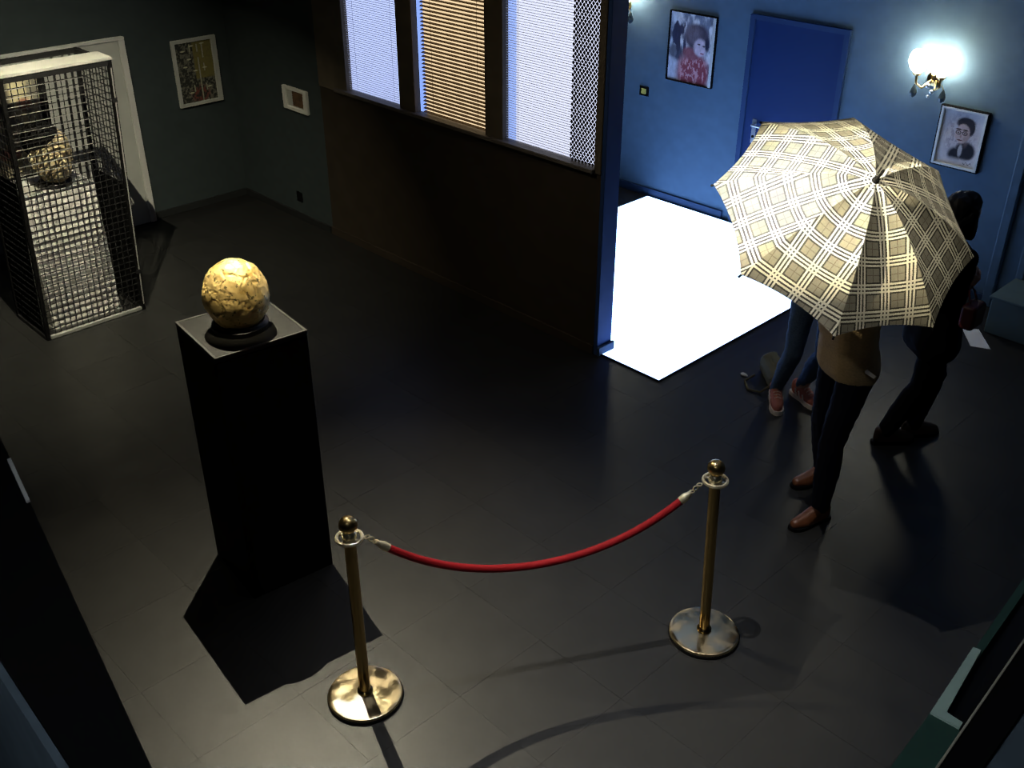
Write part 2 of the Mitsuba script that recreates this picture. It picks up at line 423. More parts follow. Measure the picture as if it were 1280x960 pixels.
def emit(mesh, color, name, parent, m=None, kind=None):
    return obj(name, mesh, M['white_paint'], parent, emitter={'type': 'area', 'radiance': rgb(*color)}, kind=kind)


def pane(x0, x1, z0, z1, y, color, parent):
    q, _ = quad((x1, y, z0), (x0 - x1, 0, 0), (0, 0, z1 - z0))
    return emit(q, color, 'pane', parent)


WZ1 = 2.78
YG = YP - 0.045
w = []
for i, (a, b) in enumerate(wins):
    k = struct(f'window_{i + 1}', cat(box(a, b, YG - 0.03, YG - 0.006, ZS, ZS + 0.02), box(a, b, YG - 0.03, YG - 0.006, WZ1 - 0.02, WZ1), box(a, a + 0.012, YG - 0.03, YG - 0.006, ZS, WZ1),
               box(b - 0.012, b, YG - 0.03, YG - 0.006, ZS, WZ1)), M['frame_wood'], ['leftmost bluish white lit window', 'middle lit window with the tan blind', 'right lit window with the checked edge'][i])
    w.append(k)
pane(*wins[0], ZS, WZ1, YG, (0.47, 0.56, 0.93), w[0])
pane(wins[1][0], 5.985, ZS, WZ1, YG, (0.90, 0.68, 0.40), w[1])
pane(5.985, wins[1][1], ZS, WZ1, YG, (0.26, 0.42, 1.0), w[1])
pane(wins[2][0], 5.03, ZS, WZ1, YG, (0.70, 0.74, 0.95), w[2])
pane(5.03, wins[2][1], ZS, WZ1, YG, (0.28, 0.42, 0.92), w[2])


def blind(name, label, x0, x1, pitch, depth, tilt, m, thick=0.0012, y=YG + 0.022):
    t = thing(name, label, 'window blind')
    s = box(x0, x1, -depth / 2, depth / 2, -thick / 2, thick / 2)
    s.apply_transform(trimesh.transformations.rotation_matrix(math.radians(tilt), (1, 0, 0)))
    first = None
    z = ZS + pitch * 0.7
    while z < WZ1 - 0.04:
        k = key_for(t + '__slat')
        if first is None:
            first = mikit.ply(s, m)
        scene[k] = {**first, 'to_world': T().translate([0, y, z])}
        z += pitch
    obj('head_rail', box(x0, x1, y - 0.012, y + 0.012, WZ1 - 0.035, WZ1 - 0.002, 0.003), m, t)
    for u in (0.15, 0.85):
        xx = x0 + (x1 - x0) * u
        obj('cord', tube([(xx, y, ZS + 0.02), (xx, y, WZ1 - 0.03)], 0.0012, 5), m, t)
    return t


blind('venetian_blind', 'fine white venetian blind in the leftmost lit window', wins[0][0] + 0.004, wins[0][1] - 0.004, 0.0165, 0.008, -6, M['slat_white'])
blind('venetian_blind', 'dark slatted venetian blind over the warm tan middle window', wins[1][0] + 0.004, 5.985, 0.0268, 0.0225, -20, M['slat_dark'])
b3 = blind('venetian_blind', 'fine white venetian blind with a checked right edge in the window by the partition end', wins[2][0] + 0.10, wins[2][1] - 0.004, 0.0165, 0.0085, -6, M['slat_white'])
chk = []
for i in range(12):
    for j in range(78):
        cx = 4.266 + 0.0300 * i + (0.015 if j % 2 else 0); cz = ZS + 0.010 + 0.0186 * j
        if cx > 4.505 or cz > WZ1 - 0.05: continue
        d = 0.0118
        q = trimesh.creation.extrude_polygon(Polygon([(-d, 0), (0, -d * 1.2), (d, 0), (0, d * 1.2)]), 0.001, engine='earcut')
        q.apply_transform(trimesh.transformations.rotation_matrix(math.pi / 2, (1, 0, 0)))
        q.apply_translation((cx, YG + 0.030, cz)); chk.append(q)
obj('checked_edge', cat(*chk), M['pattern_dark'], b3, kind='stuff', label='strip of small dark diamonds along the right edge')

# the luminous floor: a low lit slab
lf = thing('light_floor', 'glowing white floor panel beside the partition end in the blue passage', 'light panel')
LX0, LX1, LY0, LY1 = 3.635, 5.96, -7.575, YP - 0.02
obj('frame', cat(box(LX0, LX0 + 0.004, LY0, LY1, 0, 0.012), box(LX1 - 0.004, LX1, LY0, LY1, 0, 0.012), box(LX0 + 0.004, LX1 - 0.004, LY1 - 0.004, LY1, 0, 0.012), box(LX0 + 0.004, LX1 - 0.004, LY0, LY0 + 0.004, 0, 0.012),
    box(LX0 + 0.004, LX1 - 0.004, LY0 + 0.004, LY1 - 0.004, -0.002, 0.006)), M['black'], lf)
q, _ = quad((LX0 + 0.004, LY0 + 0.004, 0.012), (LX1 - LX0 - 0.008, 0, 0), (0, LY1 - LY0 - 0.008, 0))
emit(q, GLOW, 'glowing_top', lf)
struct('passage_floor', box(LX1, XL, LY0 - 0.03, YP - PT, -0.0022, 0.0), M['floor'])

# the door in the back wall
struct('door_1', box(4.165, 4.985, YB, YB + 0.012, 0.012, 1.775), M['door'], 'deep blue door partly hidden by the umbrella')
obj('door_frame', cat(box(4.985, 5.03, YB, YB + 0.03, 0, 1.80), box(4.12, 4.165, YB, YB + 0.03, 0, 1.80), box(4.12, 5.03, YB, YB + 0.03, 1.775, 1.815)), M['door_frame'], 'door_1')
hk = obj('handle', cat(tube([(4.885, YB + 0.012, 0.925), (4.885, YB + 0.055, 0.925)], 0.011, 10), tube([(4.89, YB + 0.052, 0.925), (4.86, YB + 0.056, 0.925), (4.79, YB + 0.05, 0.922)], 0.010, 10)), M['steel'], 'door_1', smooth=40, label='steel lever handle')
obj('escutcheon', box(4.863, 4.907, YB + 0.012, YB + 0.018, 0.76, 0.97, 0.003), M['steel'], 'door_1')
obj('keyhole', lathe([(0, 0), (0.012, 0), (0.012, 0.006), (0, 0.006)], 16).apply_transform(trimesh.transformations.rotation_matrix(-math.pi / 2, (1, 0, 0))).apply_translation((4.885, YB + 0.018, 0.82)), M['black'], 'door_1')

# pilaster strips at the right end of the back wall, low box below
struct('trim_1', box(2.605, 2.675, YB, YB + 0.045, 0.0, ZC, 0.006), M['wall_blue'])
struct('trim_2', box(2.42, 2.475, YB, YB + 0.045, 0.0, ZC, 0.006), M['wall_blue'])
pb = thing('low_box', 'low blue grey box against the wall at the right edge behind the paper', 'box')
obj('body', box(0.9, 2.455, YB + 0.05, YB + 0.465, 0.0, 0.27, 0.006), M['teal_box'], pb)
obj('top_board', box(0.9, 2.47, YB + 0.05, YB + 0.48, 0.27, 0.292, 0.005), M['teal_box'], pb)

# near wall tops beside the camera
struct('wall_front', prism([(2.3, -0.529), (0.30, -0.178), (0.30, -0.172), (1.045, -0.222), (1.307, -0.231), (2.3, -0.267)], 0.0, 2.4), M['black'], 'black top of the near wall at the lower left')
obj('outer_face', prism([(2.3, -0.266), (1.307, -0.230), (1.045, -0.221), (0.30, -0.171), (0.30, -0.160), (1.045, -0.210), (1.307, -0.219), (2.3, -0.255)], 0.0, 2.392), M['blue_grey'], 'wall_front')
struct('wall_right', prism([(0.300, -1.48), (0.262, -0.80), (0.222, -0.80), (0.237, -1.30), (0.26, -1.9), (0.338, -1.9)], 0.0, 2.4), M['black'], 'black top of the near wall at the lower right')
obj('outer_face', prism([(0.2215, -0.80), (0.2365, -1.30), (0.2595, -1.9), (0.18, -1.9), (0.157, -1.30), (0.142, -0.80)], 0.0, 2.392), M['blue_grey'], 'wall_right')
gl = thing('green_ledge', 'dark green ledge along the near wall at the lower right corner', 'ledge')
obj('board', prism([(0.3115, -0.97), (0.269, -1.00), (0.276, -1.098), (0.3195, -1.098)], 2.36, 2.402), M['green_ledge'], gl)
obj('rail', prism([(0.3195, -1.098), (0.309, -1.098), (0.336, -1.48), (0.3667, -1.9), (0.380, -1.9), (0.3485, -1.48)], 2.36, 2.402), M['green_ledge'], gl)
obj('slot', prism([(0.309, -1.098), (0.276, -1.098), (0.300, -1.48), (0.3296, -1.9), (0.3667, -1.9), (0.336, -1.48)], 2.34, 2.385), M['black_gloss'], gl)
obj('edge_strip', prism([(0.2685, -0.97), (0.2655, -0.97), (0.2965, -1.48), (0.3242, -1.9), (0.3275, -1.9), (0.2995, -1.48)], 2.36, 2.404), M['cream_edge'], gl, label='thin cream edge strip')
lb = thing('corner_bracket', 'pale mint L-shaped bracket lying on the dark green ledge', 'bracket')
obj('plate', prism([(0.3335, -1.256), (0.3225, -1.258), (0.3035, -1.112), (0.2800, -1.110), (0.2790, -1.098), (0.3185, -1.096)], 2.402, 2.406), M['mint'], lb)
ws = thing('white_strip', 'short white strip on the inner edge of the near wall at the left', 'strip')
obj('strip', prism([(1.80, -0.4425), (1.645, -0.4150), (1.645, -0.4085), (1.80, -0.4355)], 2.400, 2.404), M['white_paint'], ws)

# ------------------------------------------------------------------ pictures


def wall_pic(name, label, x0, x1, z0, z1, art, fm, fw=0.02, depth=0.025, y=YB, mat_w=0.0, group=None):
    """on a wall facing +y, x1 > x0; image left is x1"""
    t = thing(name, label, 'picture')
    f = [box(x0, x0 + fw, y, y + depth, z0, z1, 0.003), box(x1 - fw, x1, y, y + depth, z0, z1, 0.003), box(x0 + fw, x1 - fw, y, y + depth, z0, z0 + fw, 0.003), box(x0 + fw, x1 - fw, y, y + depth, z1 - fw, z1, 0.003)]
    obj('frame', cat(*f), fm, t)
    obj('backing', box(x0 + fw, x1 - fw, y, y + depth * 0.4, z0 + fw, z1 - fw), M['paper'] if mat_w else M['black'], t)
    a = fw + mat_w
    q, uv = quad((x1 - a, y + depth * 0.45, z0 + a), (x0 - x1 + 2 * a, 0, 0), (0, 0, z1 - z0 - 2 * a))
    obj('painting', q, art, t, uv=uv)
    return t


t = wall_pic('picture_frame', 'painted portrait of a dark haired sitter in red left of the blue door', 5.36, 5.86, 1.138, 1.738, M['art_red'], M['black'], 0.008, 0.035)
obj('bright_edge', box(5.362, 5.390, YB + 0.014, YB + 0.037, 1.146, 1.730), M['white_paint'], t, label='white strip down the right edge')
t = wall_pic('picture_frame', 'framed sketch portrait of a man in glasses and dark suit under the wall lamp', 2.935, 3.30, 0.965, 1.415, M['art_man'], M['black'], 0.010, 0.03)
obj('inner_frame', cat(*[b_ for b_ in (box(2.945, 2.963, YB, YB + 0.034, 0.975, 1.405), box(3.272, 3.29, YB, YB + 0.034, 0.975, 1.405), box(2.963, 3.272, YB, YB + 0.034, 0.975, 0.990), box(2.963, 3.272, YB, YB + 0.034, 1.390, 1.405))]), M['frame_white'], t)
sp = thing('picture_frame', 'small pale square frame with a brown centre on the dark alcove wall', 'picture')
x0, x1, z0, z1 = 7.485, 7.845, 1.015, 1.213
obj('frame', cat(box(x0, x0 + 0.05, YP, YP + 0.03, z0, z1, 0.003), box(x1 - 0.05, x1, YP, YP + 0.03, z0, z1, 0.003), box(x0 + 0.05, x1 - 0.05, YP, YP + 0.03, z0, z0 + 0.03, 0.003), box(x0 + 0.05, x1 - 0.05, YP, YP + 0.03, z1 - 0.026, z1, 0.003)), M['frame_white'], sp)
obj('mount', box(x0 + 0.05, x1 - 0.05, YP, YP + 0.012, z0 + 0.03, z1 - 0.026), M['frame_grey'], sp)
q, uv = quad((x1 - 0.13, YP + 0.013, z0 + 0.04), (x0 - x1 + 0.185, 0, 0), (0, 0, z1 - z0 - 0.07))
obj('painting', q, M['art_small'], sp, uv=uv)
# on the left wall (faces -x): image left is +y
ap = thing('picture_frame', 'tall grey framed abstract in black, cream and mustard on the dark left wall', 'picture')
y0, y1, z0, z1, fw = -4.735, -4.305, 0.935, 1.515, 0.03
obj('frame', cat(box(XL - 0.03, XL, y0, y0 + fw * 1.6, z0, z1, 0.003), box(XL - 0.03, XL, y1 - fw, y1, z0, z1, 0.003), box(XL - 0.03, XL, y0, y1, z0, z0 + fw, 0.003), box(XL - 0.03, XL, y0, y1, z1 - fw, z1, 0.003)), M['frame_grey'], ap)
q, uv = quad((XL - 0.012, y1 - fw, z0 + fw), (0, y0 - y1 + 2.6 * fw, 0), (0, 0, z1 - z0 - 2 * fw))
obj('painting', q, M['art_grid'], ap, uv=uv)
obj('backing', box(XL - 0.011, XL, y0 + fw, y1 - fw, z0 + fw, z1 - fw), M['black'], ap)

# white door-like board on the left wall behind the cage
wb = thing('white_board', 'tall white board leaning flat on the left wall behind the wire cage', 'board')
obj('panel', box(XL - 0.04, XL - 0.001, -3.83, -2.60, 0.0, 1.60, 0.004), M['panel_white'], wb)
obj('edge_trim', cat(box(XL - 0.055, XL - 0.001, -3.885, -3.83, 0.0, 1.60, 0.004), box(XL - 0.055, XL - 0.001, -3.885, -2.60, 1.60, 1.625, 0.004)), M['white_paint'], wb)

# light switch
sw = thing('light_switch', 'small dark light switch with a yellow centre on the blue wall', 'light switch')
obj('plate', box(6.06, 6.165, YB, YB + 0.012, 0.935, 1.02, 0.003), M['black'], sw)
obj('rocker', box(6.085, 6.14, YB + 0.012, YB + 0.018, 0.952, 1.003, 0.002), M['switch_yellow'], sw)
# socket low on the alcove wall
so = thing('wall_socket', 'dark power socket low on the dark alcove wall', 'socket')
obj('plate', box(7.74, 7.82, YP, YP + 0.012, 0.17, 0.26, 0.003), M['black'], so)

# wall lamps


def sconce(cx, cz, label):
    t = thing('wall_lamp', label, 'wall lamp')
    obj('backplate', lathe([(0, 0), (0.055, 0), (0.055, 0.012), (0.03, 0.024), (0, 0.026)], 24).apply_transform(trimesh.transformations.rotation_matrix(-math.pi / 2, (1, 0, 0))).apply_translation((cx, YB, cz - 0.09)), M['brass'], t, smooth=35)
    for s in (-1, 1):
        px = cx + s * 0.092
        pts = [(cx + s * 0.02, YB + 0.02, cz - 0.10), (cx + s * 0.05, YB + 0.09, cz - 0.15), (cx + s * 0.09, YB + 0.11, cz - 0.12), (px, YB + 0.115, cz - 0.06)]
        cs = np.array(pts); tt = np.linspace(0, 3, 16)
        cur = np.stack([np.interp(tt, range(4), cs[:, i]) for i in range(3)], 1)
        a = obj('arm', tube(cur, 0.008, 8), M['brass'], t, smooth=50)
        obj('cup', lathe([(0, 0), (0.022, 0.0), (0.034, 0.018), (0.030, 0.022), (0, 0.010)], 20, (px, YB + 0.115, cz - 0.062)), M['brass'], t, smooth=35)
        prof = [(0.020, 0), (0.055, 0.03), (0.075, 0.08), (0.070, 0.13), (0.045, 0.165), (0.0, 0.17)]
        obj('shade', lathe(prof, 24, (px, YB + 0.115, cz - 0.045)), M['white_paint'], t, smooth=True, emitter={'type': 'area', 'radiance': rgb(*SCONCE)})
        dp = lathe([(0, 0), (0.020, 0.014), (0.028, 0.038), (0.018, 0.068), (0.004, 0.10), (0, 0.102)], 8, (px + s * 0.02, YB + 0.075, cz - 0.235))
        obj('crystal_drop', dp, M['crystal'], t)
        obj('drop_hook', tube([(px + s * 0.02, YB + 0.075, cz - 0.14), (px + s * 0.008, YB + 0.10, cz - 0.10)], 0.0025, 6), M['brass'], t)
    for q_ in range(3):
        obj('crystal_bead', ball(0.020 - 0.003 * q_, (cx + (0.02, -0.015, 0.004)[q_], YB + 0.055, cz - 0.135 - 0.038 * q_), 1), M['steel'], t)
    return t


sconce(3.40, 1.665, 'crystal wall lamp with two glowing shades above the framed man')
sconce(6.38, 1.80, 'glowing wall lamp at the far left of the blue wall beside the partition end')

# ceiling spotlights (out of frame, they carry the hall's light)


def spot_fixture(pos, aim, label):
    t = thing('spotlight', label, 'spotlight')
    p, a = np.array(pos), np.array(aim, float); d = (a - p) / np.linalg.norm(a - p)
    can = lathe([(0.052, 0.005), (0.055, -0.16), (0.03, -0.19), (0, -0.19), (0, -0.165), (0.03, -0.15), (0.046, -0.02), (0.046, 0.005)], 24)
    can.apply_transform(trimesh.geometry.align_vectors((0, 0, 1), d)); can.apply_translation(p)
    obj('housing', can, M['black_gloss'], t, smooth=35)
    top = p - d * 0.16
    obj('rod', tube([top, (top[0], top[1], ZC - 0.02)], 0.010, 8), M['black_gloss'], t)
    obj('mount', lathe([(0, -0.02), (0.06, -0.02), (0.06, 0), (0, 0)], 20, (top[0], top[1], ZC)), M['black_gloss'], t)


spot_fixture(SPOT_A, SPOT_A_AIM, 'black ceiling spotlight aimed at the golden egg')
spot_fixture(SPOT_B, SPOT_B_AIM, 'black ceiling spotlight above the rope barrier')
spot_fixture(SPOT_E, SPOT_E_AIM, 'black ceiling spotlight aimed at the umbrella')
spot_fixture(SPOT_G, SPOT_G_AIM, 'black ceiling spotlight above the people at the right')
spot_fixture(SPOT_H, SPOT_H_AIM, 'narrow black ceiling spotlight straight above the golden egg')
spot_fixture(SPOT_F, SPOT_F_AIM, 'black ceiling spotlight aimed at the windowed partition')
spot_fixture(SPOT_C, SPOT_C_AIM, 'black ceiling spotlight aimed at the wire cage')
spot_fixture(SPOT_D, SPOT_D_AIM, 'black ceiling spotlight above the near wall corner')

# ------------------------------------------------------------------ pedestal and golden egg
PC = np.array([3.866, -2.031]); HP = 1.35
ang = math.atan2(0.051, -0.44)
pd = thing('pedestal', 'tall black square pedestal carrying the golden egg', 'pedestal')


def ped_box(h, z0, z1, bev=0.0):
    m = box(-h, h, -h, h, z0, z1, bev)
    m.apply_transform(trimesh.transformations.rotation_matrix(ang, (0, 0, 1))); m.apply_translation((PC[0], PC[1], 0))
    return m


obj('body', ped_box(0.219, 0, HP - 0.022, 0.003), M['black'], pd)
M['ped_top'] = mat('ped_top', plaster((0.016, 0.016, 0.014), 0.3, 20.0), 0.45, 0.35)
M['ped_edge'] = mat('ped_edge', (0.055, 0.055, 0.048), 0.4, 0.4)
obj('top_panel', ped_box(0.2195, HP - 0.022, HP - 0.004, 0.003), M['black_gloss'], pd)
rim = [box(-0.22, 0.22, s * 0.22, s * 0.210, 0, 0.006) for s in (-1, 1)] + [box(s * 0.22, s * 0.210, -0.21, 0.21, 0, 0.006) for s in (-1, 1)]
rim = cat(*rim); rim.apply_translation((0, 0, HP - 0.004)); rim.apply_transform(trimesh.transformations.rotation_matrix(ang, (0, 0, 1))); rim.apply_translation((PC[0], PC[1], 0))
obj('rim', rim, M['ped_edge'], pd)
obj('inlay', ped_box(0.2095, HP - 0.004, HP), M['ped_top'], pd)

eg = thing('golden_egg', 'lumpy gold leaf egg-shaped sculpture on the black pedestal', 'sculpture')
m = trimesh.creation.icosphere(5, 1.0)
v = m.vertices.copy()
up = v[:, 2]
rad = 1 + 0.10 * (meshkit.fbm(v * 2.2 + 5, 3, 3) - 0.5) + 0.034 * (meshkit.fbm(v * 7 + 1, 3, 8) - 0.5)
cre = np.abs(meshkit.fbm(v * 3.1 + 9, 2, 4) - 0.5)
rad -= 0.035 * np.exp(-(cre / 0.02) ** 2)
v *= rad[:, None] * np.array([0.148, 0.142, 0.160])
v[:, :2] *= (1 - 0.10 * np.clip(-up, 0, 1))[:, None]
v[:, 2] = np.maximum(v[:, 2], -0.118)
m.vertices = v * [1.01, 1.01, 1.04] + [PC[0], PC[1], HP + 0.158]
obj('shell', m, M['gold'], eg, smooth=True)
obj('base_ring', lathe([(0, 0), (0.128, 0), (0.128, 0.02), (0.112, 0.034), (0, 0.034)], 40, (PC[0], PC[1], HP + 0.003)), M['black_gloss'], eg, smooth=35, label='black round base')

# ------------------------------------------------------------------ rope barrier
ST1, ST2 = np.array([2.792, -1.803]), np.array([2.000, -3.170])
HT = 0.90
DIR = (ST2 - ST1) / np.linalg.norm(ST2 - ST1)


def stanchion(c, lean, label):
    """lean: sideways drift of the pole top in metres (the post has been knocked slightly out of plumb)"""
    t = thing('stanchion', label, 'barrier post', 'brass rope barrier posts')
    at = (c[0], c[1], 0)

    def sh(m):
        vv = m.vertices.copy(); vv[:, 0] += lean[0] * np.clip(vv[:, 2] - 0.035, 0, None) / 0.9; vv[:, 1] += lean[1] * np.clip(vv[:, 2] - 0.035, 0, None) / 0.9
        m.vertices = vv
        m.apply_translation(at)
        return m
    obj('base', lathe([(0, 0.034), (0.06, 0.033), (0.145, 0.029), (0.160, 0.024), (0.164, 0.016)], 56, at), M['brass_worn'], t, smooth=40)
    obj('base_rim', lathe([(0.164, 0.016), (0.167, 0.012), (0.167, 0.0), (0, 0.0)], 56, at), M['black_gloss'], t, smooth=35, label='dark rubber rim')
    obj('pole', sh(lathe([(0.0, 0.030), (0.034, 0.030), (0.034, 0.042), (0.0245, 0.050), (0.0245, HT - 0.035), (0.0245, HT - 0.02), (0, HT - 0.02)], 32)), M['brass'], t, smooth=35)
    # collar: a plate with four loops round a waist
    col = [torus(0.051, 0.0078, (0, 0, HT - 0.008)), lathe([(0, -0.016), (0.026, -0.016), (0.030, -0.006), (0.030, 0.008), (0.022, 0.022), (0.014, 0.03), (0, 0.03)], 28, (0, 0, HT - 0.004))]
    for q_ in range(4):
        a = q_ * math.pi / 2 + math.atan2(DIR[1], DIR[0]) + math.pi / 4
        col.append(box(0.024, 0.052, -0.006, 0.006, -0.003, 0.003).apply_transform(trimesh.transformations.rotation_matrix(a, (0, 0, 1))).apply_translation((0, 0, HT - 0.008)))
    obj('collar', sh(cat(*col)), M['brass_bright'], t, smooth=35)
    obj('ball_finial', sh(ball(0.038, (0, 0, HT + 0.056), 4)), M['brass_ball'], t, smooth=True)
    return t


stanchion(ST1, (-0.006, 0.006), 'brass rope barrier post standing in front of the black pedestal')
LEAN2 = (0.022, 0.026)
ST2 = ST2 + np.array([-0.01, -0.012])
stanchion(ST2, LEAN2, 'brass rope barrier post nearest the people with the umbrella')
a3 = np.array([ST1[0] - 0.006, ST1[1] + 0.006, HT - 0.01]); b3_ = np.array([ST2[0] + LEAN2[0], ST2[1] + LEAN2[1], HT - 0.01])
dd = (b3_ - a3); dd[2] = 0; dd /= np.linalg.norm(dd)
a3 = a3 + dd * 0.061; b3_ = b3_ - dd * 0.061
SAG = 0.30


def rope_pt(t_):
    p = a3 + (b3_ - a3) * t_
    x = 2 * t_ - 1
    p = p.copy(); p[2] -= SAG * (1 - (math.cosh(1.6 * x) - 1) / (math.cosh(1.6) - 1))
    return p


rp = thing('barrier_rope', 'sagging red velvet rope with brass ends hanging between the two brass posts', 'rope')
ts = np.linspace(0.048, 0.952, 60)
obj('velvet_cord', tube([rope_pt(x) for x in ts], 0.0165, 14), M['velvet'], rp, smooth=50)
for s0, s1 in ((0.030, 0.062), (0.970, 0.938)):
    obj('end_cap', tube([rope_pt(s0 + (s1 - s0) * u) for u in np.linspace(0, 1, 5)], [0.008, 0.013, 0.0185, 0.0185, 0.0185], 14), M['brass_bright'], rp, smooth=40)
for s0, s1 in ((-0.002, 0.034), (1.002, 0.966)):
    p0, p1 = rope_pt(max(0, min(1, s0))), rope_pt(s1)
    ln = []
    for q_ in range(3):
        c = p0 + (p1 - p0) * (0.18 + 0.33 * q_)
        ln.append(torus(0.011, 0.0032, c, np.cross(p1 - p0, [0, 0, 1]) if q_ % 2 else (0.2, 0.1, 1), 16, 6))
    obj('hook_chain', cat(*ln), M['brass_bright'], rp, smooth=50)

# ------------------------------------------------------------------ wire cage with its plinth, bust and picture
CX0, CX1, CY0, CY1, CH = 7.06, 7.58, -2.93, -2.20, 1.84
SHEAR = -0.10 / CH        # the light frame stands slightly racked


def rack(m):
    v = m.vertices.copy(); v[:, 1] += SHEAR * v[:, 2]; m.vertices = v
    return m


cg = thing('wire_cage', 'tall wire mesh display cage round the white plinth at the upper left', 'cage')
for (x, y) in ((CX0, CY1), (CX0, CY0), (CX1, CY1), (CX1, CY0)):
    obj('corner_post', rack(box(x - 0.014, x + 0.014, y - 0.014, y + 0.014, 0, CH, 0.003)), M['black'], cg)
obj('front_edge_strip', rack(box(CX0 - 0.022, CX0 - 0.017, CY0 - 0.004, CY0 + 0.004, 0.05, CH - 0.05)), M['wire_light'], cg)
obj('top_panel', rack(box(CX0 - 0.02, CX0 + 0.21, CY0 - 0.02, CY1 + 0.02, CH, CH + 0.022, 0.003)), M['cage_top'], cg, label='bright top sheet')
obj('top_frame', rack(cat(box(CX0 - 0.016, CX0 + 0.016, CY0 + 0.016, CY1 - 0.016, CH - 0.034, CH - 0.002), box(CX1 - 0.016, CX1 + 0.016, CY0 + 0.016, CY1 - 0.016, CH - 0.034, CH - 0.002),
    box(CX0 + 0.016, CX1 - 0.016, CY0 - 0.016, CY0 + 0.016, CH - 0.034, CH - 0.002), box(CX0 + 0.016, CX1 - 0.016, CY1 - 0.016, CY1 + 0.016, CH - 0.034, CH - 0.002))), M['wire'], cg)
obj('bottom_rail', rack(box(CX0 - 0.016, CX0 + 0.010, CY0 + 0.017, CY1 - 0.017, 0.004, 0.030, 0.003)), M['wire_light'], cg, label='pale bottom rail')
obj('bottom_frame', rack(cat(box(CX1 - 0.016, CX1 + 0.016, CY0 + 0.016, CY1 - 0.016, 0, 0.03), box(CX0 + 0.016, CX1 - 0.016, CY0 - 0.016, CY0 + 0.016, 0, 0.03), box(CX0 + 0.016, CX1 - 0.016, CY1 - 0.016, CY1 + 0.016, 0, 0.03))), M['wire'], cg)


def grid(a0, a1, z0, z1, sa, sz, r, place):
    ms = []
    n = int((a1 - a0) / sa)
    for i in range(1, n):
        u = a0 + (a1 - a0) * i / n; ms.append(place(u - r, u + r, z0, z1, 0))
    k = int((z1 - z0) / sz)
    for i in range(1, k):
        u = z0 + (z1 - z0) * i / k; ms.append(place(a0, a1, u - r, u + r, 1))
    return cat(*ms)


R_ = 0.0022
wm = grid(CY0 + 0.016, CY1 - 0.016, 0.03, CH - 0.03, 0.040, 0.045, R_, lambda a, b, c, d, o: box(CX0 - R_ + 2 * R_ * o, CX0 + R_ + 2 * R_ * o, a, b, c, d))
obj('wire_mesh', rack(wm), M['wire'], cg, kind='stuff', label='front wire mesh')
for y in (CY0, CY1):
    wm = grid(CX0 + 0.016, CX1 - 0.016, 0.03, CH - 0.03, 0.05, 0.05, R_, lambda a, b, c, d, o: box(a, b, y - R_ + 2 * R_ * o, y + R_ + 2 * R_ * o, c, d))
    obj('wire_mesh', rack(wm), M['wire'], cg, kind='stuff', label='side wire mesh')
# brighter wires that catch the lamp in the upper front
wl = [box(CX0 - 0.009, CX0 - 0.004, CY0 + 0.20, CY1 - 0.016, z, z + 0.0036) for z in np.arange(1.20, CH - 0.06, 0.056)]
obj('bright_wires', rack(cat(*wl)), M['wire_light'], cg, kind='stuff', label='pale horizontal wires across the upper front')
for i, y in enumerate((CY0 + 0.06, CY0 + 0.11, CY0 + 0.19)):
    obj('back_bar', rack(box(CX1 - 0.03, CX1 - 0.018, y - 0.007, y + 0.007, 0.03, CH - 0.034)), M['wire'], cg)
obj('hinge', rack(cat(box(CX0 - 0.026, CX0 - 0.016, CY0 - 0.012, CY0 + 0.024, CH - 0.28, CH - 0.25), box(CX0 - 0.026, CX0 - 0.016, CY0 - 0.012, CY0 + 0.024, 0.3, 0.33))), M['wire'], cg)
obj('side_board', rack(box(CX0 + 0.10, CX1 - 0.03, CY1 - 0.012, CY1 - 0.006, 0.03, 1.12)), M['black'], cg, label='black board on the side')
obj('side_board', rack(box(CX0 + 0.02, CX1 - 0.03, CY0 + 0.006, CY0 + 0.010, 0.03, 0.98)), M['black'], cg, label='black board on the side')
pl = thing('plinth', 'white plinth inside the wire cage under the bust', 'plinth')
px0, px1, py0, py1, ph = 7.15, 7.52, -2.80, -2.285, 1.02
obj('body', box(px0, px1, py0, py1, 0.0, ph, 0.004), M['plinth_white'], pl)
obj('plinth_foot', box(px0 - 0.008, px1, py0 - 0.008, py1 + 0.008, 0.0, 0.035, 0.003), M['plinth_white'], pl)

# picture on the back of the cage
cp = thing('picture_frame', 'colourful picture behind the bust at the back of the wire cage', 'picture')
xb = CX1 - 0.045
obj('board', rack(box(xb, xb + 0.015, -2.66, -2.22, 1.03, 1.80)), M['black'], cp)
q, uv = quad((xb - 0.002, -2.225, 1.05), (0, -0.38, 0), (0, 0, 0.73))
obj('print', rack(q), M['art_cage'], cp, uv=uv)

# bust
bu = thing('head_bust', 'weathered clay head with a dark cap standing on the white plinth', 'bust')
bx, by, bz = 7.245, -2.575, ph - 0.01
BS = 1.15
S = m3.Manifold


def sph(p, r, n=28): return S.sphere(r, n).translate(list(map(float, p)))


def hull(*s): return S.batch_hull(list(s))


def bone(a, ra, b, rb, n=24): return hull(sph(a, ra, n), sph(b, rb, n))


def fuse(parts, L=0.012, it=8):
    u = S.batch_boolean(list(parts), m3.OpType.Add).refine_to_length(L)
    t_ = tm(u); t_.merge_vertices(); v0 = t_.vertices.copy()
    trimesh.smoothing.filter_taubin(t_, lamb=0.5, nu=0.52, iterations=it)
    moved = np.linalg.norm(t_.vertices - v0, axis=1) > 0.02
    t_.vertices[moved] = v0[moved]
    return t_




def bq(dx, dy, dz): return (bx + dx * BS, by + dy * BS, bz + dz * BS)


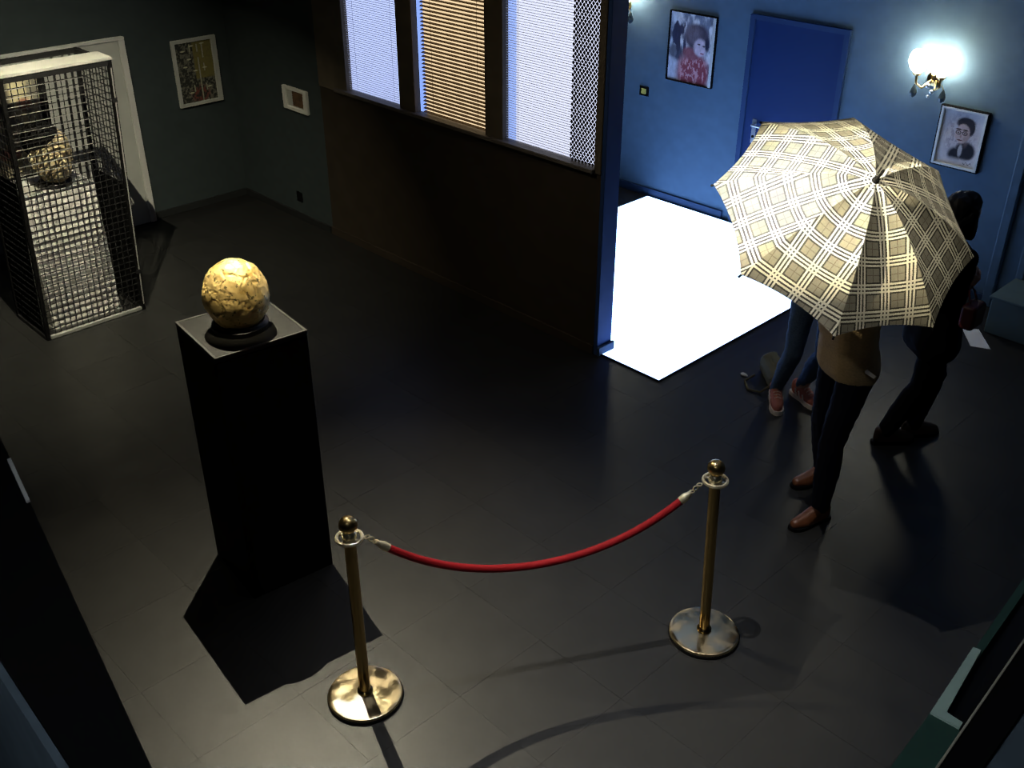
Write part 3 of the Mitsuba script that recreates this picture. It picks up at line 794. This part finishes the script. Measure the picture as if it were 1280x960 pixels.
bp = [hull(sph(bq(0, 0, 0.13), 0.105 * BS), sph(bq(0.01, 0, 0.25), 0.118 * BS), sph(bq(-0.03, 0, 0.105), 0.07 * BS)),
      bone(bq(-0.105, -0.01, 0.21), 0.018 * BS, bq(-0.125, -0.015, 0.155), 0.022 * BS),
      bone(bq(-0.085, -0.01, 0.095), 0.02 * BS, bq(-0.085, 0.01, 0.095), 0.02 * BS),
      bone(bq(-0.10, -0.055, 0.235), 0.012 * BS, bq(-0.10, 0.035, 0.235), 0.012 * BS),
      bone(bq(0, -0.115, 0.21), 0.02 * BS, bq(0, -0.115, 0.15), 0.014 * BS), bone(bq(0, 0.115, 0.21), 0.02 * BS, bq(0, 0.115, 0.15), 0.014 * BS)]
t_ = fuse(bp, 0.012, 6)
t_.vertices += ((meshkit.fbm(t_.vertices * 40, 3, 2) - 0.5)[:, None] * 0.010) * t_.vertex_normals
obj('head', t_, M['clay'], bu, smooth=True)
obj('cap', tm(hull(sph(bq(0.035, 0.02, 0.325), 0.070 * BS), sph(bq(0.045, 0.02, 0.285), 0.116 * BS), sph(bq(0.01, 0.03, 0.305), 0.104 * BS))), M['black'], bu, smooth=True, label='dark cap')
obj('stand', lathe([(0, 0), (0.115, 0), (0.115, 0.022), (0.10, 0.04), (0, 0.04)], 32, (bx + 0.035, by, ph + 0.001)), M['black_gloss'], bu, smooth=35, label='dark round base')

# ------------------------------------------------------------------ umbrella
UC = np.array([1.956, -3.802, 1.913]); AX = np.array([-0.506, 0.279, 0.816]); AX /= np.linalg.norm(AX)
E1 = np.cross(AX, [0, 0, 1.0]); E1 /= np.linalg.norm(E1); E2 = np.cross(AX, E1)
UR, UA = 0.565, 0.277
um = thing('umbrella', 'open beige plaid umbrella tilted towards the room, hiding three people', 'umbrella')


def rib_pt(a, s):
    r = UR * (s ** 0.97); h = UA * (1 - s ** 1.75)
    return UC + r * (math.cos(a) * E1 + math.sin(a) * E2) + h * AX


NS, NT = 18, 13
a0 = -0.435
for i in range(8):
    A_, B_ = a0 + i * math.pi / 4, a0 + (i + 1) * math.pi / 4
    V_, U_ = [], []
    mid = (A_ + B_) / 2; half = UR * math.sin(math.pi / 8)
    for si in range(NS + 1):
        for ti in range(NT + 1):
            s, tt = si / NS, ti / NT
            s2 = max(s * (1 - 0.045 * 4 * tt * (1 - tt) * s ** 3), 0.012)
            p = rib_pt(A_, s2) * (1 - tt) + rib_pt(B_, s2) * tt - AX * 0.022 * 4 * tt * (1 - tt) * math.sin(min(1, s * 1.15) * math.pi * 0.85)
            V_.append(p); U_.append(((tt - 0.5) * 2 * half * s2 + 0.053 * 1.0, s2 * 0.63 + 0.02))
    F_ = []
    for si in range(NS):
        for ti in range(NT):
            a, b = si * (NT + 1) + ti, (si + 1) * (NT + 1) + ti
            F_ += [(a, b, b + 1), (a, b + 1, a + 1)]
    pm = trimesh.Trimesh(np.array(V_), np.array(F_), process=False)
    obj('canopy_panel', pm, M['plaid'], um, smooth=True, uv=np.array(U_))
for i in range(8):
    a = a0 + i * math.pi / 4
    obj('rib', tube([rib_pt(a, s) - AX * 0.010 for s in np.linspace(0.03, 0.985, 14)], 0.0028, 6), M['steel'], um)
    obj('rib_tip', tube([rib_pt(a, 0.985) - AX * 0.006, rib_pt(a, 1.012) - AX * 0.008], 0.0045, 8), M['black'], um)
AP = UC + AX * UA
obj('ferrule', tube([AP - AX * 0.004, AP + AX * 0.012, AP + AX * 0.014, AP + AX * 0.068], [0.016, 0.012, 0.006, 0.004], 12), M['black'], um, smooth=40, label='black tip spike')
SH = AP - AX * 0.70
obj('shaft', tube([AP, SH], 0.006, 10), M['steel'], um)
obj('handle', tube([SH + AX * 0.06, SH - AX * 0.10], [0.013, 0.015], 12), M['black_gloss'], um, smooth=40)
obj('runner', tube([UC - AX * 0.02, UC - AX * 0.06], 0.012, 12), M['black'], um)
for i in range(8):
    a = a0 + i * math.pi / 4
    obj('stretcher', tube([UC - AX * 0.03, rib_pt(a, 0.52) - AX * 0.012], 0.002, 5), M['steel'], um)

# ------------------------------------------------------------------ people


def ik(a, b, l1, l2, pole):
    a, b, pole = map(lambda q_: np.array(q_, float), (a, b, pole))
    d = b - a; L = np.linalg.norm(d)
    if L > (l1 + l2) * 0.995: b = a + d / L * (l1 + l2) * 0.995; d = b - a; L = np.linalg.norm(d)
    x = (l1 * l1 - l2 * l2 + L * L) / (2 * L); h = math.sqrt(max(l1 * l1 - x * x, 0))
    u = d / L; p = pole - u * (pole @ u); p /= np.linalg.norm(p)
    return a + u * x + p * h, b


def hand_parts(wrist, fwd, palm, k=1.0, curl=0.6, side=1):
    """fwd: direction of the fingers, palm: direction that the palm faces"""
    f = np.array(fwd, float); f /= np.linalg.norm(f)
    p = np.array(palm, float); p -= f * (p @ f); p /= np.linalg.norm(p)
    s = np.cross(f, p) * side                                  # towards the thumb
    out = [hull(sph(wrist, 0.024 * k, 16), sph(wrist + f * 0.05 * k + s * 0.026 * k, 0.015 * k, 14), sph(wrist + f * 0.085 * k + s * 0.03 * k, 0.012 * k, 14), sph(wrist + f * 0.08 * k - s * 0.03 * k, 0.012 * k, 14))]
    for i, (o, L) in enumerate(((0.028, 0.075), (0.010, 0.083), (-0.010, 0.077), (-0.028, 0.060))):
        q0 = wrist + f * 0.078 * k + s * o * k; d = f
        for j, fr in enumerate((0.45, 0.32, 0.25)):
            an = curl * (0.55 + 0.35 * j)
            d = d * math.cos(an) + p * math.sin(an); d /= np.linalg.norm(d)
            q1 = q0 + d * L * fr * k
            out.append(bone(q0, 0.0088 * k * (1 - 0.06 * j), q1, 0.0085 * k * (1 - 0.08 * j), 12)); q0 = q1
    q0 = wrist + f * 0.025 * k + s * 0.022 * k
    q1 = q0 + (s * 0.75 + f * 0.5 + p * 0.3) * 0.042 * k; q2 = q1 + (s * 0.2 + f * 0.8 + p * (0.3 + curl)) / (1.2 + curl) * 0.045 * k
    out += [bone(q0, 0.014 * k, q1, 0.011 * k, 12), bone(q1, 0.0105 * k, q2, 0.009 * k, 12)]
    return out


def person(label, hip, heading, height, feet, hands, look, trouser_m, coat_m, coat_hem, hair_m, hair_long, shoe_fn, trouser_k=1.0, female=False, lean=(0, 0), coat_flare=0.03, head_tilt=0.0):
    t = thing('person', label, 'person')
    k = height / 1.75
    h = np.array([heading[0], heading[1], 0.0]); h /= np.linalg.norm(h); r = np.array([h[1], -h[0], 0.0]); z = np.array([0, 0, 1.0])
    hip = np.array([hip[0], hip[1], hip[2] if len(hip) > 2 else 0.90 * k]); ln = np.array([lean[0], lean[1], 0])
    shw = (0.17 if female else 0.19) * k; hw = 0.09 * k
    waist = hip + z * 0.17 * k + ln * 0.3; chest = hip + z * 0.38 * k + ln * 0.75; neck = hip + z * 0.57 * k + ln; head = neck + z * 0.165 * k + h * 0.025 * k
    parts, legs, arms = [], [], []
    # trunk
    trunk = [hull(sph(hip - r * hw * 0.75, 0.105 * k), sph(hip + r * hw * 0.75, 0.105 * k), sph(waist - r * 0.05 * k, 0.095 * k), sph(waist + r * 0.05 * k, 0.095 * k)),
             hull(sph(waist - r * 0.05 * k, 0.095 * k), sph(waist + r * 0.05 * k, 0.095 * k), sph(chest - r * 0.085 * k, 0.098 * k), sph(chest + r * 0.085 * k, 0.098 * k)),
             hull(sph(chest - r * 0.085 * k, 0.098 * k), sph(chest + r * 0.085 * k, 0.098 * k), sph(neck - z * 0.05 * k - r * (shw - 0.03 * k), 0.05 * k), sph(neck - z * 0.05 * k + r * (shw - 0.03 * k), 0.05 * k), sph(neck - z * 0.01, 0.055 * k))]
    parts += trunk
    parts.append(bone(neck - z * 0.02 * k, 0.052 * k, head - z * 0.06 * k, 0.05 * k))
    lk = np.array(look, float); lk /= np.linalg.norm(lk); lr = np.cross(lk, z); lr /= np.linalg.norm(lr); lu = np.cross(lr, lk)
    hd = lambda f_, s_, u_: head + (lk * f_ + lr * s_ + lu * u_) * k
    parts += [hull(sph(hd(-0.015, 0, 0.035), 0.086 * k), sph(hd(0.02, 0, 0.02), 0.076 * k), sph(hd(0.045, 0, -0.075), 0.033 * k), sph(hd(0.02, 0.04, -0.055), 0.03 * k), sph(hd(0.02, -0.04, -0.055), 0.03 * k)),
              bone(hd(0.090, 0, 0.012), 0.009 * k, hd(0.106, 0, -0.022), 0.013 * k, 12)]
    for s_ in (-1, 1):
        parts.append(bone(hd(-0.005, s_ * 0.083, 0.012), 0.014 * k, hd(0.0, s_ * 0.080, -0.022), 0.010 * k, 12))
    # legs
    leg_pts = []
    for s_, (fx, fy, fh) in zip((-1, 1), feet):
        fh = np.array([fh[0], fh[1], 0.0]); fh /= np.linalg.norm(fh)
        ank = np.array([fx, fy, 0.085 * k]) - fh * 0.065 * k
        hj = hip + r * s_ * hw - z * 0.02
        kn, ank = ik(hj, ank, 0.425 * k, 0.405 * k, h * 0.7 + fh * 0.4)
        leg_pts.append((hj, kn, ank, fh))
        parts += [bone(hj, 0.083 * k, kn, 0.054 * k), hull(sph(kn, 0.054 * k), sph(kn * 0.68 + ank * 0.32 - fh * 0.012, 0.055 * k), sph(ank, 0.036 * k)),
                  hull(sph(ank - fh * 0.025 - z * 0.045 * k, 0.030 * k), sph(ank, 0.035 * k), sph(ank + fh * 0.15 * k - z * 0.06 * k, 0.02 * k))]
    # arms
    arm_pts = []
    for s_, (wt, pole, fwd, palm, curl) in zip((-1, 1), hands):
        sj = neck - z * 0.055 * k + r * s_ * shw
        el, wr = ik(sj, np.array(wt, float), 0.29 * k, 0.255 * k, np.array(pole, float))
        arm_pts.append((sj, el, wr))
        parts += [bone(sj, 0.052 * k, el, 0.038 * k), bone(el, 0.038 * k, wr, 0.025 * k)]
        parts += hand_parts(wr, np.array(fwd, float), np.array(palm, float), k, curl, s_)
    body = fuse(parts, 0.011, 6)
    obj('body', body, M['skin'], t, smooth=True)
    # face
    for s_ in (-1, 1):
        obj('eye', ball(0.0095 * k, hd(0.082, s_ * 0.033, 0.012), 2), M['eye'], t, smooth=True)
    obj('mouth', tube([hd(0.074, -0.022, -0.062), hd(0.083, 0, -0.060), hd(0.074, 0.022, -0.062)], 0.005 * k, 8), M['lip'], t, smooth=True)
    # trousers
    g = 0.010 * trouser_k
    tr = [hull(sph(hip - r * hw * 0.75, 0.105 * k + g), sph(hip + r * hw * 0.75, 0.105 * k + g), sph(hip + z * 0.09 * k - r * 0.05 * k, 0.098 * k + g), sph(hip + z * 0.09 * k + r * 0.05 * k, 0.098 * k + g))]
    for hj, kn, ank, fh in leg_pts:
        e = 0.036 * k + g * 1.3 * trouser_k
        tr += [bone(hj, 0.085 * k + g, kn, 0.055 * k + g), hull(sph(kn, 0.055 * k + g), sph(kn * 0.68 + ank * 0.32 - fh * 0.012, 0.056 * k + g), sph(ank + z * 0.02, e), sph(ank * 0.5 + kn * 0.5, 0.05 * k + g))]
    tmesh = fuse(tr, 0.016, 5)
    tmesh.vertices += ((meshkit.fbm(tmesh.vertices * [14, 14, 30], 3, 5) - 0.5)[:, None] * 0.014) * tmesh.vertex_normals
    obj('trousers', tmesh, trouser_m, t, smooth=True)
    # coat / top
    c = 0.018
    hem = coat_hem
    ft = hip.copy(); ft[2] = hem + 0.11 * k
    co = [hull(sph(ft - r * hw * 0.8, 0.112 * k + coat_flare), sph(ft + r * hw * 0.8, 0.112 * k + coat_flare), sph(waist - r * 0.055 * k, 0.098 * k + c), sph(waist + r * 0.055 * k, 0.098 * k + c)),
          hull(sph(waist - r * 0.055 * k, 0.098 * k + c), sph(waist + r * 0.055 * k, 0.098 * k + c), sph(chest - r * 0.088 * k, 0.10 * k + c), sph(chest + r * 0.088 * k, 0.10 * k + c)),
          hull(sph(chest - r * 0.088 * k, 0.10 * k + c), sph(chest + r * 0.088 * k, 0.10 * k + c), sph(neck - z * 0.055 * k - r * (shw - 0.02 * k), 0.054 * k + c * 0.7), sph(neck - z * 0.055 * k + r * (shw - 0.02 * k), 0.054 * k + c * 0.7), sph(neck - z * 0.02, 0.052 * k + c * 0.5))]
    for sj, el, wr in arm_pts:
        co += [bone(sj, 0.055 * k + c * 0.8, el, 0.042 * k + c * 0.7), bone(el, 0.042 * k + c * 0.7, el + (wr - el) * 0.90, 0.032 * k + c * 0.5)]
    cu = S.batch_boolean(co, m3.OpType.Add).trim_by_plane([0, 0, 1.0], hem)
    cu = cu.refine_to_length(0.016); ct = tm(cu); ct.merge_vertices(); trimesh.smoothing.filter_taubin(ct, lamb=0.5, nu=0.52, iterations=4)
    ct.vertices += ((meshkit.fbm(ct.vertices * [12, 12, 18], 3, 6) - 0.5)[:, None] * 0.009) * ct.vertex_normals
    obj('coat', ct, coat_m, t, smooth=True)
    # hair
    hp_ = [hull(sph(hd(-0.025, 0, 0.042), 0.096 * k), sph(hd(0.015, 0, 0.062), 0.076 * k), sph(hd(-0.055, 0, 0.0), 0.072 * k))]
    for s_ in (-1, 1):
        hp_.append(bone(hd(0.0, s_ * 0.070, 0.055), 0.030 * k, hd(-0.03, s_ * 0.068, -0.02), 0.032 * k, 16))
        if hair_long:
            hp_.append(hull(sph(hd(0.005, s_ * 0.072, 0.03), 0.036 * k), sph(hd(0.01, s_ * 0.082, -0.10), 0.036 * k), sph(hd(-0.06, s_ * 0.06, -0.06), 0.05 * k)))
    if hair_long:
        hp_.append(hull(sph(hd(-0.05, 0, 0.0), 0.085 * k), sph(hd(-0.065, -0.05, -0.20), 0.055 * k), sph(hd(-0.065, 0.05, -0.20), 0.055 * k)))
    hm = fuse(hp_, 0.010, 4)
    hm.vertices += ((meshkit.fbm(hm.vertices * [70, 70, 14], 2, 9) - 0.5)[:, None] * 0.012) * hm.vertex_normals
    obj('hair', hm, hair_m, t, smooth=True)
    for (hj, kn, ank, fh) in leg_pts: shoe_fn(t, ank, fh, k)
    return t, leg_pts


def foot_frame(ank, fh):
    o = np.array([ank[0], ank[1], 0.0]) + fh * 0.0
    return o, fh, np.array([fh[1], -fh[0], 0.0])


def outline(o, f, s, pts, z0, z1, shrink=0.0):
    m = trimesh.creation.extrude_polygon(Polygon(pts).buffer(0.012).buffer(-0.012 - shrink), z1 - z0, engine='earcut')
    v = m.vertices; m.vertices = o + v[:, :1] * f + v[:, 1:2] * s + np.array([[0, 0, 1]]) * (v[:, 2:3] + z0)
    if m.volume < 0: m.invert()
    return m


SOLE = [(-0.075, -0.024), (-0.082, 0.0), (-0.075, 0.024), (-0.03, 0.033), (0.03, 0.032), (0.10, 0.047), (0.15, 0.043), (0.185, 0.022), (0.19, 0.0), (0.18, -0.022), (0.15, -0.040), (0.10, -0.042), (0.03, -0.030), (-0.03, -0.032)]


def upper_mesh(o, f, s, k, z0, low):
    P = lambda a, b, c: o + f * a + s * b + np.array([0, 0, c])
    u = [hull(sph(P(-0.045, 0, z0 + 0.026), 0.028), sph(P(-0.035, 0, 0.085 + low), 0.034), sph(P(0.02, 0, 0.085 + low), 0.034)),
         hull(sph(P(-0.03, 0, z0 + 0.02), 0.032), sph(P(0.02, 0, 0.08), 0.036), sph(P(0.085, 0.0, 0.05), 0.036), sph(P(0.10, 0.010, z0 + 0.018), 0.031), sph(P(0.10, -0.010, z0 + 0.018), 0.031)),
         hull(sph(P(0.085, 0, 0.05), 0.036), sph(P(0.10, 0.012, z0 + 0.018), 0.031), sph(P(0.10, -0.010, z0 + 0.018), 0.031), sph(P(0.150, 0.004, z0 + 0.014), 0.030))]
    m = S.batch_boolean(u, m3.OpType.Add).trim_by_plane([0, 0, 1.0], z0)
    m = m.refine_to_length(0.009); t_ = tm(m); t_.merge_vertices(); trimesh.smoothing.filter_taubin(t_, lamb=0.5, nu=0.52, iterations=3)
    return t_


def sneaker(t, ank, fh, k):
    o, f, s = foot_frame(ank, fh)
    u = upper_mesh(o, f, s, k, 0.026, 0.008)
    sk = obj('shoe', u, M['sneaker'], t, smooth=True, label='dusty red sneaker with three pale stripes and a white sole')
    obj('sole', outline(o, f, s, SOLE, 0.0, 0.030), M['rubber_white'], sk)
    for sd in (-1, 1):
        for i in range(3):
            a = 0.005 + 0.034 * i
            pts = []
            for c in np.linspace(0.032, 0.078 - 0.006 * i, 5):
                hit = u.vertices[np.argmin(np.abs((u.vertices - o) @ f - (a - (c - 0.03) * 0.4)) + 2 * np.abs(u.vertices[:, 2] - c) - 0.6 * sd * ((u.vertices - o) @ s))]
                pts.append(hit + s * sd * 0.001)
            obj('stripe', tube(pts, 0.0060, 6), M['rubber_white'], sk)
    obj('laces', cat(*[tube([o + f * (0.035 + 0.02 * i) + s * b + np.array([0, 0, 0.113 - 0.009 * i - abs(b) * 0.4]) for b in (-0.022, 0, 0.022)], 0.003, 5) for i in range(4)]), M['rubber_white'], sk)


def leather(m):
    def fn(t, ank, fh, k):
        o, f, s = foot_frame(ank, fh)
        u = upper_mesh(o, f, s, k, 0.018, 0.0)
        sk = obj('shoe', u, m, t, smooth=True)
        obj('sole', outline(o, f, s, SOLE, 0.0, 0.020), M['black'], sk)
    return fn


GRIP = SH - AX * 0.03
# A: jeans and sneakers, faces the camera
person('person in slim blue jeans and dusty red sneakers mostly hidden behind the umbrella', (2.83, -5.36, 0.80), (-0.62, 0.78), 1.60,
       [(2.815, -5.365, (-0.96, 0.28)), (2.925, -5.185, (-0.66, 0.75))],
       [((2.66, -5.36, 1.20), (-0.3, -0.4, -0.6), (0.0, 0.2, 0.95), (0.8, 0.3, 0.1), 0.8), ((2.74, -5.30, 1.20), (-0.25, -0.5, -0.8), (-0.1, 0.15, 0.95), (-0.7, -0.4, 0.1), 0.8)],
       (-0.62, 0.78, -0.1), M['denim'], M['grey_knit'], 0.78, M['hair_brown'], True, sneaker, 0.55, True, coat_flare=0.004)
# B: tan jacket, holds the umbrella
pB, legB = person('person in a tan jacket, dark trousers and brown leather shoes holding the plaid umbrella', (2.155, -4.485, 0.90), (0.45, 0.89), 1.70,
       [(2.105, -4.265, (0.30, 0.95)), (2.300, -4.600, (0.42, 0.90))],
       [(GRIP + AX * -0.075 + np.array([-0.055, -0.05, -0.02]), (-1.0, -0.1, -0.2), (0.35, 0.85, 0.45), (0.75, -0.5, 0.3), 0.95), (GRIP + np.array([0.035, -0.075, -0.02]), (-1.0, 0.3, -0.1), (-0.35, 0.85, 0.45), (-0.75, -0.5, 0.3), 0.95)],
       (0.25, 0.95, 0.05), M['navy'], M['tan_cloth'], 0.80, M['hair_brown'], False, leather(M['leather_brown']), 1.0, False, lean=(0.0, 0.15), coat_flare=0.012)
# C: all in black
person('person with long black hair and black coat behind the right edge of the umbrella', (2.125, -5.40, 0.81), (-0.60, -0.80), 1.57,
       [(2.12, -5.53, (-0.5, -0.86)), (2.19, -5.34, (-0.6, -0.8))],
       [((2.32, -5.58, 0.72), (0.6, 0.6, -0.2), (-0.1, -0.1, -1), (-0.7, 0.5, 0), 0.5), ((1.975, -5.345, 1.10), (0.5, 0.5, -0.4), (-0.25, -0.25, 0.9), (0.6, -0.6, 0.1), 0.9)],
       (-0.50, -0.86, -0.05), M['black_cloth'], M['black_cloth'], 0.62, M['hair_black'], True, leather(M['leather_dark']), 1.2, True, coat_flare=0.03)

# small things by the people
hb = thing('handbag', 'dark red handbag hanging at the side of the person in black', 'bag')
hbm = tm(hull(*[sph((1.885 + dx, -5.265 + dy, 1.005 + dz), 0.022, 16) for dx in (-0.02, 0.02) for dy in (-0.05, 0.05) for dz in (-0.055, 0.04)]))
obj('body', hbm, M['red_leather'], hb, smooth=True)
obj('strap', tube([(1.89, -5.31, 1.055), (1.93, -5.34, 1.10), (1.968, -5.345, 1.13), (1.93, -5.28, 1.10), (1.89, -5.22, 1.055)], 0.006, 8), M['red_leather'], hb)

tg = thing('paper_slip', 'small white folded slip sticking out at the hip of the tan jacket', 'paper')
fb = thing('shoulder_bag', 'small olive canvas bag lying on the dark floor beside the red sneakers', 'bag')
bm = fuse([hull(*[sph((3.13 + 0.13 * a, -5.46 - 0.13 * a * 0.9 + 0.05 * b, 0.04 + 0.05 * c), 0.038, 16) for a in (-0.7, 0.7) for b in (-0.8, 0.8) for c in (0, 1)])], 0.014, 3)
bm.vertices += ((meshkit.fbm(bm.vertices * 25, 3, 3) - 0.5)[:, None] * 0.016) * bm.vertex_normals
bm.vertices[:, 2] = np.maximum(bm.vertices[:, 2], 0.001)
obj('body', bm, M['canvas_olive'], fb, smooth=True)
obj('flap', tm(hull(*[sph((3.10 + 0.11 * a, -5.43 - 0.10 * a, z_), 0.008, 10) for a in (-0.9, 0.9) for z_ in (0.125, 0.07)])), M['canvas_olive'], fb, smooth=40)
obj('strap', tube([(3.06, -5.38, 0.11), (3.03, -5.30, 0.07), (3.08, -5.24, 0.012), (3.16, -5.22, 0.008), (3.24, -5.30, 0.008), (3.22, -5.38, 0.03)], 0.008, 8), M['canvas_olive'], fb, smooth=40)
tk = thing('crumpled_tissue', 'tiny pale crumpled scrap on the floor left of the canvas bag', 'paper')
sc = trimesh.creation.icosphere(2, 1.0); sc.vertices *= (1 + 0.6 * (meshkit.noise(sc.vertices * 2.5 + 4) - 0.5))[:, None] * np.array([0.028, 0.012, 0.010])
sc.apply_translation((3.29, -5.36, 0.010))
obj('scrap', sc, M['paper'], tk)
pp = thing('paper_sheet', 'white sheet of paper lying on the floor in front of the low box', 'paper')
obj('sheet', prism([(2.576, -7.077), (2.494, -7.161), (2.297, -6.923), (2.417, -6.868)], 0.001, 0.004), M['paper'], pp)
# the slip leans out of the jacket's side pocket
c = np.array([1.978, -4.375, 0.945])
sl = prism([(-0.030, -0.010), (-0.016, -0.026), (0.030, 0.006), (0.012, 0.026)], 0, 0.0015)
sl.apply_transform(trimesh.transformations.rotation_matrix(math.radians(80), (1, 0.2, 0))); sl.apply_translation(c)
obj('slip', sl, M['paper'], tg)
